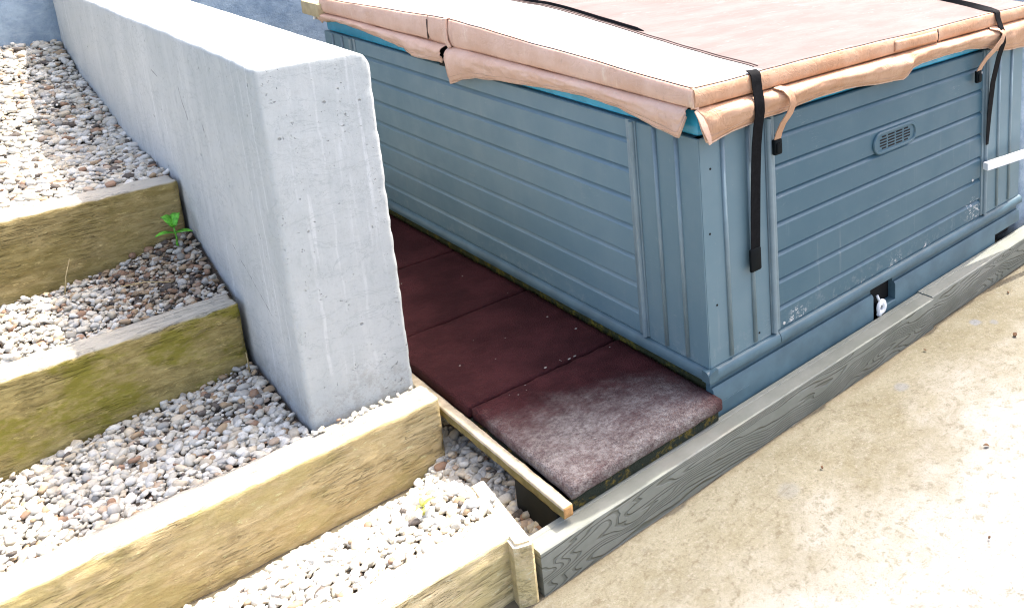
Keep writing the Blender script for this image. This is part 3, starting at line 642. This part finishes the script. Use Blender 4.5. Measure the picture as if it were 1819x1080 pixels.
# padded band round the edge, bulging a little, seam cord on top edge
def band(axis, a0, a1, mat, name='cover_band'):
    V = []; F = []; n = max(8, int((a1-a0)/0.025)); prof = [(0.010, 1.0), (0.003, 0.985), (-0.001, 0.93), (-0.006, 0.65), (-0.006, 0.35), (-0.001, 0.1), (0.006, 0.0), (0.02, -0.05), (0.02, 1.0)]
    base0 = CX0 if axis == 'y' else CY0
    for i in range(n+1):
        a = a0+(a1-a0)*i/n; zt = topz(CX0, a) if axis == 'y' else topz(a, CY0); zb = 0.960 + 0.004*nz(a, 2 if axis == 'y' else 5, 0, 3)
        for (p, q) in prof:
            w_ = 0.004*nz(a, q, 3 if axis == 'y' else 8, 5)*(1 if 0.05 < q < 0.95 else 0)
            P_ = base0 + p + w_; Z = zb + (zt-zb)*q; V.append((P_, a, Z) if axis == 'y' else (a, P_, Z))
    k = len(prof)
    for i in range(n):
        for j in range(k): F.append((i*k+j, i*k+(j+1) % k, (i+1)*k+(j+1) % k, (i+1)*k+j))
    F.append(tuple(range(k))); F.append(tuple(n*k+j for j in range(k)))
    return mesh(name, V, F, mat, cov, smooth=True, auto=60)
bl = band('y', CY0+0.002, 1.50, M['vinylp']); bm2 = band('y', 1.502, 1.715, M['vinylp']); bf = band('y', 1.722, CY1, M['vinylp'])
br = band('x', CX0+0.002, CX1, M['vinylo'])
def cord(pts, name, par, r=0.0022, mat='seam'): return MB().tube(pts, r, 6).build(name, M[mat], par, smooth=True)
cord([(CX0+0.006, -0.02+2.92*i/80, topz(CX0, -0.02+2.92*i/80)+0.0005) for i in range(81)], 'seam', cov, 0.0018)
cord([(-0.02+2.06*i/60, CY0+0.006, topz(-0.02+2.06*i/60, CY0)+0.0005) for i in range(61)], 'seam', cov, 0.0018)
MB().box(-0.004, CX1-0.03, -0.004, CY1-0.02, 0.9452, 0.962).build('cover_underside', M['dark'], cov)
# hanging flap
def flap(axis, tab, mat, bulge, name='cover_flap', n_seed=0.0, roll=0.0):
    """tab: list of (a, z_bottom, out_bottom); bulge = how far the flap stands out from the tub at mid height"""
    a_ = [q[0] for q in tab]; V = []; F = []; n = int((a_[-1]-a_[0])/0.0125); m_ = 14
    base0 = CX0 if axis == 'y' else CY0
    for i in range(n+1):
        a = a_[0]+(a_[-1]-a_[0])*i/n; zb = float(np.interp(a, a_, [q[1] for q in tab])); ob = float(np.interp(a, a_, [q[2] for q in tab])); bg_ = float(np.interp(a, a_, [q[3] if len(q) > 3 else bulge for q in tab]))
        zt = 0.958 + 0.003*nz(a, 7+n_seed, 0, 3)
        for j in range(m_+1):
            t = j/m_
            out = 0.013*(1-t)**3 - (bg_*math.sin(math.pi*min(1, t**0.75*1.0)) + ob*t) - 0.006*nz(a*1.4, t*0.9, 2+n_seed, 6)*math.sin(math.pi*t*0.9) - 0.007*nz(a*3, t*1.5+a*2, 6+n_seed, 5)*t
            wr = math.sin((a*0.8+t*0.10)*95+3*nz(a, t, n_seed, 4)); out -= 0.0022*wr*max(0, nz(a*1.3, 0.3, 20+n_seed, 4)+0.15)*math.sin(math.pi*t)
            z = zt + (zb-zt)*(t - 0.12*math.sin(math.pi*t)) + 0.004*nz(a, t, 11+n_seed, 9)*t
            V.append((base0+out, a, z) if axis == 'y' else (a, base0+out, z))
    for i in range(n):
        for j in range(m_): q = i*(m_+1)+j; F.append((q, q+1, q+m_+2, q+m_+1))
    o = mesh(name, V, F, mat, cov, smooth=True)
    so_ = o.modifiers.new('thickness', 'SOLIDIFY'); so_.thickness = 0.0025; so_.offset = 0
    MB().tube([Vector(V[i*(m_+1)+m_]) for i in range(n+1)], 0.0036, 6).build('flap_hem', M['hem'], o, smooth=True)
    sgn = Vector((-0.0022, 0, 0)) if axis == 'y' else Vector((0, -0.0022, 0))
    MB().tube([Vector(V[i*(m_+1)+m_-2]) + sgn for i in range(n+1)], 0.0008, 5).build('stitching', M['hem'], o, smooth=True)
    return o
flap('y', [(0.012, 0.93, 0.0, 0.004), (0.035, 0.862, 0.012, 0.008), (0.06, 0.860, 0.012, 0.012), (0.227, 0.877, 0.0), (0.379, 0.900, 0.0), (0.55, 0.905, 0), (0.72, 0.901, 0.0), (0.95, 0.885, 0), (1.119, 0.874, 0), (1.25, 0.862, 0.004), (1.344, 0.855, 0.006), (1.44, 0.835, 0.012), (1.535, 0.800, 0.02), (1.545, 0.86, 0.02)], M['vinylp'], 0.020, n_seed=0)
flap('y', [(1.575, 0.90, 0.02), (1.60, 0.885, 0.016), (1.70, 0.880, 0.01), (1.89, 0.874, 0.012), (2.0, 0.895, 0), (2.166, 0.908, 0), (2.471, 0.926, 0), (2.741, 0.932, 0), (2.90, 0.918, 0.0), (2.925, 0.905, 0)], M['vinylp'], 0.022, n_seed=3)
fr = flap('x', [(-0.022, 0.955, 0.0, 0.006), (-0.012, 0.905, 0.005, 0.012), (0.006, 0.840, 0.012, 0.014), (0.02, 0.843, 0.010, 0.02), (0.117, 0.857, 0.0), (0.18, 0.862, 0.0, 0.034), (0.205, 0.864, 0.0, 0.020), (0.24, 0.864, 0, 0.020), (0.265, 0.866, 0, 0.034), (0.30, 0.867, 0), (0.376, 0.869, 0), (0.519, 0.884, 0), (0.671, 0.882, 0), (0.80, 0.872, 0.004), (0.93, 0.858, 0.008, 0.042), (1.02, 0.853, 0.008, 0.048), (1.06, 0.862, 0.0, 0.030), (1.10, 0.885, 0.0, 0.040), (1.164, 0.894, 0), (1.368, 0.896, 0), (1.50, 0.892, 0), (1.66, 0.872, 0), (1.75, 0.84, 0.0), (2.06, 0.815, 0.0)], M['vinylo'], 0.036, n_seed=5)
# binding along the cut corner of the front flap and a tuck in its middle
def ribbon(pts, width_dir, wdt, th, name, mat, par, label=None):
    """flat strap along pts; width_dir: unit vector or list of them"""
    pts = [Vector(p) for p in pts]; V = []; F = []; n = len(pts)
    for i, p in enumerate(pts):
        t = (pts[min(i+1, n-1)]-pts[max(i-1, 0)]).normalized(); wv = Vector(width_dir[i] if isinstance(width_dir, list) else width_dir); wv = (wv - t*wv.dot(t)).normalized(); nn = t.cross(wv).normalized()
        w2 = (wdt[i] if isinstance(wdt, list) else wdt)/2
        for sx, sy in ((-1, -1), (1, -1), (1, 1), (-1, 1)): V.append(p + wv*w2*sx + nn*th/2*sy)
    for i in range(n-1):
        for k in range(4): F.append((i*4+k, i*4+(k+1) % 4, (i+1)*4+(k+1) % 4, (i+1)*4+k))
    F.append((0, 1, 2, 3)); F.append((4*n-1, 4*n-2, 4*n-3, 4*n-4))
    return mesh(name, V, F, mat, par, smooth=True, auto=50, label=label)
ribbon([(-0.026, -0.033, 0.957), (-0.018, -0.045, 0.93), (-0.010, -0.052, 0.90), (0.000, -0.055, 0.87), (0.008, -0.052, 0.843)], (1, 0, 0), [0.016, 0.02, 0.022, 0.018, 0.010], 0.004, 'flap_binding', M['vinylp'], cov)
# hinge loop in the middle of the long side
ribbon([(-0.022, 1.545, 1.078), (-0.038, 1.545, 1.074), (-0.043, 1.543, 1.03), (-0.044, 1.54, 0.985), (-0.036, 1.53, 0.955)], (0, 1, 0), 0.030, 0.005, 'hinge_loop', M['vinylp'], cov)
MB().tube([(-0.036, 1.715, 1.055), (-0.037, 1.717, 0.97)], 0.003, 6).build('hinge_seam', M['seam'], cov, smooth=True)
MB().box(-0.028, -0.006, 1.53, 1.66, 0.86, 0.957).build('hinge_gap', M['dark'], cov)
# sewn grip patch on the front band
m = MB(); n = 16
V = []; F = []
for i in range(n+1):
    x = 0.965+0.285*i/n; zt = topz(x, CY0)-0.004
    for (p, q) in ((-0.0085, zt-0.006), (-0.0125, zt-0.016), (-0.0125, zt-0.042), (-0.0085, zt-0.050)): V.append((x, CY0+p, q))
for i in range(n):
    for j in range(3): F.append((i*4+j, i*4+j+1, i*4+j+5, i*4+j+4))
gp = mesh('grip_patch', V, F, M['vinylo'], cov, smooth=True); gp.modifiers.new('thickness', 'SOLIDIFY').thickness = 0.004
cord([(1.252, CY0-0.010, topz(1.25, CY0)-0.004), (1.254, CY0-0.012, topz(1.25, CY0)-0.03), (1.252, CY0-0.009, topz(1.25, CY0)-0.06)], 'seam', cov, 0.0025)
# tan fastening straps with black clips
def tan_strap(x, name, pts, wdt, clip_z):
    o = ribbon(pts, (1, 0, 0.0), wdt, 0.004, 'fastening_strap', M['vinylo'], cov)
    m = MB(); p = pts[-1]; m.box(p[0]-0.018, p[0]+0.018, p[1]-0.008, p[1]+0.010, p[2]-0.050, p[2]+0.006, 0.005); m.box(p[0]-0.012, p[0]+0.012, p[1]-0.013, p[1]-0.007, p[2]-0.042, p[2]-0.008, 0.002)
    m.build('clip', M['plastic'], o, auto=40)
tan_strap(0.33, 'a', [(0.315, -0.032, 0.962), (0.330, -0.062, 0.957), (0.346, -0.078, 0.935), (0.352, -0.080, 0.905), (0.343, -0.070, 0.870), (0.330, -0.050, 0.835), (0.325, -0.034, 0.800), (0.322, -0.026, 0.770)], 0.030, 0.77)
tan_strap(1.62, 'b', [(1.665, -0.032, 0.962), (1.70, -0.062, 0.955), (1.722, -0.078, 0.935), (1.705, -0.078, 0.905), (1.66, -0.066, 0.865), (1.618, -0.050, 0.830), (1.60, -0.034, 0.795), (1.592, -0.026, 0.770)], 0.034, 0.77)

# ------------------------------------------------------------------ tie-down straps (webbing over the cover)
def webbing(label, pts, wdirs, wdt, endz, x_end):
    t = thing('tie_down_strap', label, 'strap', pts[0], 'black tie down straps over the tub cover')
    ribbon(pts, wdirs, wdt, 0.003, 'webbing', M['black'], t)
    p = Vector(pts[-1]); m = MB()
    m.box(p.x-0.026, p.x+0.024, p.y-0.007, p.y+0.006, p.z-0.030, p.z+0.055, 0.006)
    m.build('strap_end', M['plastic'], t, auto=40)
    return t
UX = (1, 0, 0); E1 = (0.25, 0, 1)
# front strap: lies flat at the near edge, then twists on edge along the lid
pts = [(0.205, -0.022, 0.36), (0.210, -0.024, 0.50), (0.215, -0.028, 0.66), (0.217, -0.036, 0.78), (0.217, -0.047, 0.85), (0.218, -0.058, 0.90), (0.219, -0.056, 0.94), (0.221, -0.046, 0.975), (0.222, -0.042, 1.0), (0.222, -0.040, 1.022), (0.224, -0.030, 1.031), (0.228, -0.01, 1.034)]
webbing('front black strap hanging down the ribbed corner nearest the camera', pts[::-1], UX, 0.042, 0.36, 0.205)
pts2 = [(1.690, -0.020, 0.40), (1.697, -0.024, 0.55), (1.705, -0.034, 0.70), (1.716, -0.055, 0.82), (1.722, -0.075, 0.89), (1.722, -0.070, 0.94), (1.722, -0.052, 0.975), (1.722, -0.042, 1.0), (1.722, -0.041, 1.022), (1.724, -0.030, 1.031), (1.735, 0.02, 1.033), (1.76, 0.12, 1.036), (1.80, 0.30, 1.043), (1.85, 0.55, 1.052), (1.88, 0.8, 1.062), (1.9, 1.3, 1.080), (1.9, 2.0, 1.072), (1.9, 2.9, 1.035)]
t2 = thing('tie_down_strap', 'far black strap running over the lid and hanging near the white tube', 'strap', (1.722, -0.04, 1.03), 'black tie down straps over the tub cover')
ribbon(pts2, [UX]*9 + [UX, (1, 0, 0.3), (0.8, 0, 0.8), (0.4, 0, 1), (0.2, 0, 1), (0.2, 0, 1), (0.2, 0, 1), (0.2, 0, 1), (0.2, 0, 1)], [0.020, 0.036, 0.042, 0.042, 0.040] + [0.038]*6 + [0.030, 0.026] + [0.024]*5, 0.003, 'webbing', M['black'], t2)
# stitched double seam where the border meets the lid panel, and a loose strap on edge beside it
ys = [0.03+0.04*i for i in range(72)]
for dx in (0.0, 0.018):
    cord([(seam_x(y)+dx, y, topz(seam_x(y)+dx, y)+0.001) for y in ys], 'seam', cov, 0.0022)
pt3 = [(seam_x(y)+0.028+0.004*math.sin(y*5), y, topz(seam_x(y), y)+0.008) for y in [0.75+0.05*i for i in range(43)]]
t3 = thing('tie_down_strap', 'thin black strap lying twisted on edge along the pale border of the cover', 'strap', pt3[0])
ribbon(pt3, (0.3, 0, 1), [0.004]+[0.014]*42, 0.003, 'webbing', M['black'], t3)
# ------------------------------------------------------------------ deck of rubber tiles beside the tub
GT = 'red rubber tiles on the low deck beside the tub'
def tile(y0, y1, mat, label, rot=0.0, dz=0.0):
    m = MB(); V, F = rough_box(-0.556, 0.012, y0, y1, -0.094+dz, -0.050+dz, (0.0125, 0.0125, 0.011), 0.0010, 9, 0.006, 0.004, y0*3)
    c = Vector((-0.27, (y0+y1)/2, 0)); mt = Matrix.Rotation(rot, 3, 'Z')
    V = [c + mt @ (v-c) for v in V]
    return tag(mesh('rubber_tile', V, F, mat, loc=(c.x, c.y, -0.094+dz), smooth=True), label, 'tile', GT)
tile(-0.046, 0.556, M['rubw'], 'nearest red rubber tile with dusty grey worn front half', R(-1.0))
tile(0.566, 1.185, M['rub'], 'maroon rubber tile just behind the worn dusty one', R(-0.6), 0.001)
tile(1.195, 1.81, M['rub'], 'dark maroon rubber tile beside the wall, third from the front', R(0.2))
tile(1.82, 2.44, M['rub'], 'rubber tile in deep shade between wall and tub, fourth from front', 0)
tile(2.45, 3.07, M['rub'], 'farthest rubber tile hidden in the dark gap by the back wall', 0)
# batten along the outer edge, split at its near end
V, F = rough_box(-0.604, -0.574, -0.068, 1.9, -0.116, -0.078, (0.0075, 0.012, 0.0095), 0.0010, 12, 0.0015, 0.0015, 4)
rm = Matrix.Rotation(R(-0.8), 3, 'Z'); c = Vector((-0.59, -0.068, 0)); V = [c + rm @ (v-c) for v in V]
fm = []
for f in F:
    cz = sum(V[i].z for i in f)/len(f); cy = sum(V[i].y for i in f)/len(f); fm.append(2 if cy < -0.064 else (0 if cz > -0.0835 else 1))
tag(mesh('timber_batten', V, F, None, loc=(-0.59, 0.9, -0.128), smooth=True, mats=[M['batten'], M['battens'], M['endgrain']], fm=fm), 'thin timber batten with raw orange end along the outer edge of the rubber tiles', 'batten')
m = MB(); m.box(-0.560, 0.0, -0.034, -0.0215, -0.136, -0.0955, 0.002); 
tag(m.build('deck_joist', M['joist'], loc=(-0.28, -0.028, -0.136), auto=40), 'dark mossy timber joist under the front edge of the nearest tile', 'joist', 'joists under the tile deck')
for xx, lb in ((-0.555, 'buried deck joist below the batten'), (-0.06, 'buried deck joist beside the tub base')):
    m = MB(); m.box(xx, xx+0.045, 0.225, 3.0, -0.172, -0.0955, 0.003); tag(m.build('deck_joist', M['joist'], loc=(xx+0.02, 1.5, -0.172), auto=40), lb, 'joist', 'joists under the tile deck')
m = MB(); m.box(-0.598, -0.40, -0.02, 0.22, -0.285, -0.1185, 0.006); m.tube([(-0.585, 0.02, -0.18), (-0.592, 0.05, -0.21), (-0.588, 0.09, -0.245), (-0.57, 0.12, -0.27)], 0.003, 6)
tag(m.build('support_box', M['plastic'], loc=(-0.49, 0.13, -0.285), auto=40), 'black plastic box propping up the near corner of the tile deck', 'support')
m = MB(); m.box(-0.05, -0.012, -0.015, 0.03, -0.28, -0.0955, 0.003); tag(m.build('support_post', M['joist'], loc=(-0.03, 0.02, -0.28)), 'short post under the deck where it meets the tub skirting', 'post')

# ------------------------------------------------------------------ composite boards edging the patio
def bprof(y0, y1, z0, z1):
    return [(y1, z0), (y0+0.001, z0), (y0, z0+0.002), (y0, z1-0.004), (y0+0.004, z1), (y1-0.030, z1), (y1-0.028, z1-0.002), (y1-0.023, z1-0.002), (y1-0.021, z1), (y1-0.002, z1), (y1, z1-0.002)]
GB = 'grey embossed composite boards edging the patio'
tag(MB().extrude(bprof(-0.104, -0.018, -0.283, -0.138), 'x', -0.702, 1.150, 40).build('decking_board', M['board'], loc=(0.22, -0.07, -0.283), auto=40), 'near grey green wood grain board running from the plank end past the tub', 'board', GB)
tag(MB().extrude(bprof(-0.096, -0.014, -0.276, -0.134), 'x', 1.1535, 3.2, 30).build('decking_board', M['board'], loc=(2.2, -0.06, -0.278), auto=40), 'far grey green wood grain board butted on behind the drain opening', 'board', GB)

# ------------------------------------------------------------------ small things
# wooden block at the far end of the cover
wb = thing('wooden_block', 'small pale wooden block sticking out past the far end of the cover', 'block', (-0.03, 2.99, 0.93))
MB().box(-0.055, -0.005, 2.885, 3.11, 0.936, 1.006, 0.006).build('block', M['pine'], wb, auto=40)
MB().tube([(-0.035, 3.0, 0.937), (-0.035, 3.0, 0.915)], 0.008, 8).build('peg', M['white'], wb, smooth=True)
MB().box(-0.003, 0.06, 2.93, 3.09, 0.90, 0.998, 0.003).build('bracket', M['pine'], wb)
# white square tube coming in from the right
rail = thing('handrail', 'white square tube reaching in from the right at the far corner of the tub', 'rail', (2.75, -0.235, -0.28))
a = Vector((1.655, -0.035, 0.305)); b = Vector((2.75, -0.235, 0.305)); dv = (b-a).normalized()
ribbon([a, a+(b-a)*0.3, a+(b-a)*0.6, b], (0, 0, 1), 0.034, 0.030, 'rail', M['white'], rail)
MB().box(2.73, 2.77, -0.255, -0.215, -0.28, 0.32, 0.003).build('post', M['white'], rail)
# weed by the highest sleeper
def leaf_v(base, dirv, L, W, up, n=6):
    base = Vector(base); d = Vector(dirv).normalized(); sd_ = d.cross(Vector((0, 0, 1))).normalized(); V = []; F = []
    for i in range(n+1):
        t = i/n; w_ = W*math.sin(math.pi*min(1, 0.08+0.92*t)**0.8)*(1 if i < n else 0.05); c_ = base + d*L*t + Vector((0, 0, up*math.sin(t*2.2)*L))
        V += [c_ - sd_*w_/2 + Vector((0, 0, 0.18*w_)), c_, c_ + sd_*w_/2 + Vector((0, 0, 0.18*w_))]
    for i in range(n):
        for k in range(2): F.append((i*3+k, i*3+k+1, i*3+k+4, i*3+k+3))
    return V, F
def plant(name, label, loc, h, leaves, mat, cat):
    t = thing(name, label, cat, loc); l = Vector(loc)
    MB().tube([l, l+Vector((0.003, 0, h*0.5)), l+Vector((0, -0.004, h))], [0.004, 0.003, 0.002], 7).build('stem', mat, t, smooth=True)
    for (z, dx, dy, L, W, up) in leaves:
        V, F = leaf_v(l+Vector((0, 0, z)), (dx, dy, 0), L, W, up); o = mesh('leaf', V, F, mat, t, smooth=True); o.modifiers.new('thickness', 'SOLIDIFY').thickness = 0.0015
    return t
plant('weed', 'little bright green weed growing where the dark sleeper meets the wall', (-1.005, 1.735, 0.345), 0.085, [(0.062, -1, -0.25, 0.062, 0.034, 0.15), (0.062, 0.9, -0.75, 0.060, 0.032, 0.05), (0.083, -0.5, 0.75, 0.045, 0.03, 0.9), (0.083, 0.45, 0.6, 0.050, 0.030, 0.8), (0.085, 0.1, -0.7, 0.03, 0.022, 0.5)], M['leaf'], 'plant')
plant('sprout', 'tiny yellow green sprout in the sunlit white gravel', (-0.863, 0.220, -0.078), 0.03, [(0.028, 1, -0.3, 0.034, 0.012, 0.4), (0.028, -0.8, -0.5, 0.030, 0.012, 0.4), (0.028, 0.2, 0.9, 0.026, 0.010, 0.5), (0.02, -0.3, -1, 0.03, 0.011, 0.3)], M['leaf2'], 'plant')
for (p, q, r_, lb) in (((-1.325, 1.74, 0.285), (-1.31, 1.76, 0.345), (-1.29, 1.77, 0.40), 'tall dry straw stalk in the brown gravel'), ((-0.975, 1.22, 0.03), (-0.976, 1.215, 0.07), (-0.978, 1.21, 0.11), 'short dry stalk by the mossy sleeper end'), ((-1.20, 1.60, 0.315), (-1.14, 1.55, 0.325), (-1.08, 1.52, 0.31), 'straw lying flat on the brown gravel')):
    tag(MB().tube([p, q, r_], [0.0022, 0.0018, 0.0012], 6).build('straw', M['straw'], loc=p, smooth=True), lb, 'straw', 'dry straws in the gravel')
# dead leaf scraps on the patio
def scrap(x, y, L, a, lb):
    V, F = leaf_v((x, y, GZ+0.006), (math.cos(a), math.sin(a), 0), L, L*0.6, 0.25, 5); o = mesh('dead_leaf', V, F, M['brown'], loc=(x, y, GZ), smooth=True); o.modifiers.new('thickness', 'SOLIDIFY').thickness = 0.001
    tag(o, lb, 'leaf', 'dead leaf scraps on the patio')
for x, y, L, a, lb in ((1.30, -0.42, 0.03, 0.4, 'curled brown leaf at the right edge of the patio'), (1.62, -0.20, 0.016, 1, 'dark scrap on the patio close to the far board'), (0.98, -0.19, 0.014, 2, 'dark scrap lying in front of the board joint'), (0.62, -0.72, 0.022, 2.4, 'thin brown sliver in the pale middle of the patio'), (0.25, -0.95, 0.012, 0.2, 'dark speck low in the pale middle of the patio'), (0.17, -0.35, 0.014, 1.2, 'scrap beside the dark stain near the board')):
    scrap(x, y, L, a, lb)
# small twigs and leaf litter caught in the gravel under the weed
m = MB()
for k in range(70):
    x = -0.95 - abs(random.gauss(0, 0.20)); y = random.uniform(1.44, 1.80); z = float(z2(x, y)) + 0.012; a = random.uniform(0, 6.28); L = random.uniform(0.008, 0.03); d = Vector((math.cos(a), math.sin(a), random.uniform(-0.2, 0.2)))
    if k % 3: m.tube([Vector((x, y, z)), Vector((x, y, z)) + d*L*0.5 + Vector((0, 0, 0.002)), Vector((x, y, z)) + d*L], 0.0014, 5)
    else: m.add(*leaf_v((x, y, z), d, L*0.7, L*0.4, 0.2, 4))
tag(m.build('leaf_litter', M['brown'], smooth=True), 'dark twigs and leaf litter strewn over the brown gravel under the weed', 'litter', kind='stuff')
# crumbs on the tiles
m = MB()
for k in range(22):
    x = random.uniform(-0.52, -0.02); y = random.uniform(0.0, 1.7) if k % 3 else random.uniform(0.5, 0.62); r_ = random.choice((0.0014, 0.0018, 0.0022, 0.003, 0.0045))
    bm = bmesh.new(); bmesh.ops.create_icosphere(bm, subdivisions=1, radius=1); V = [(x+v.co.x*r_*random.uniform(0.7, 1.8), y+v.co.y*r_*random.uniform(0.7, 1.3), -0.047+v.co.z*r_*0.6) for v in bm.verts]; bm.verts.index_update(); m.add(V, [[v.index for v in f.verts] for f in bm.faces]); bm.free()
tag(m.build('crumbs', M['crumb'], smooth=True), 'scattered pale crumbs of grit on the maroon rubber tiles', 'grit', kind='stuff')
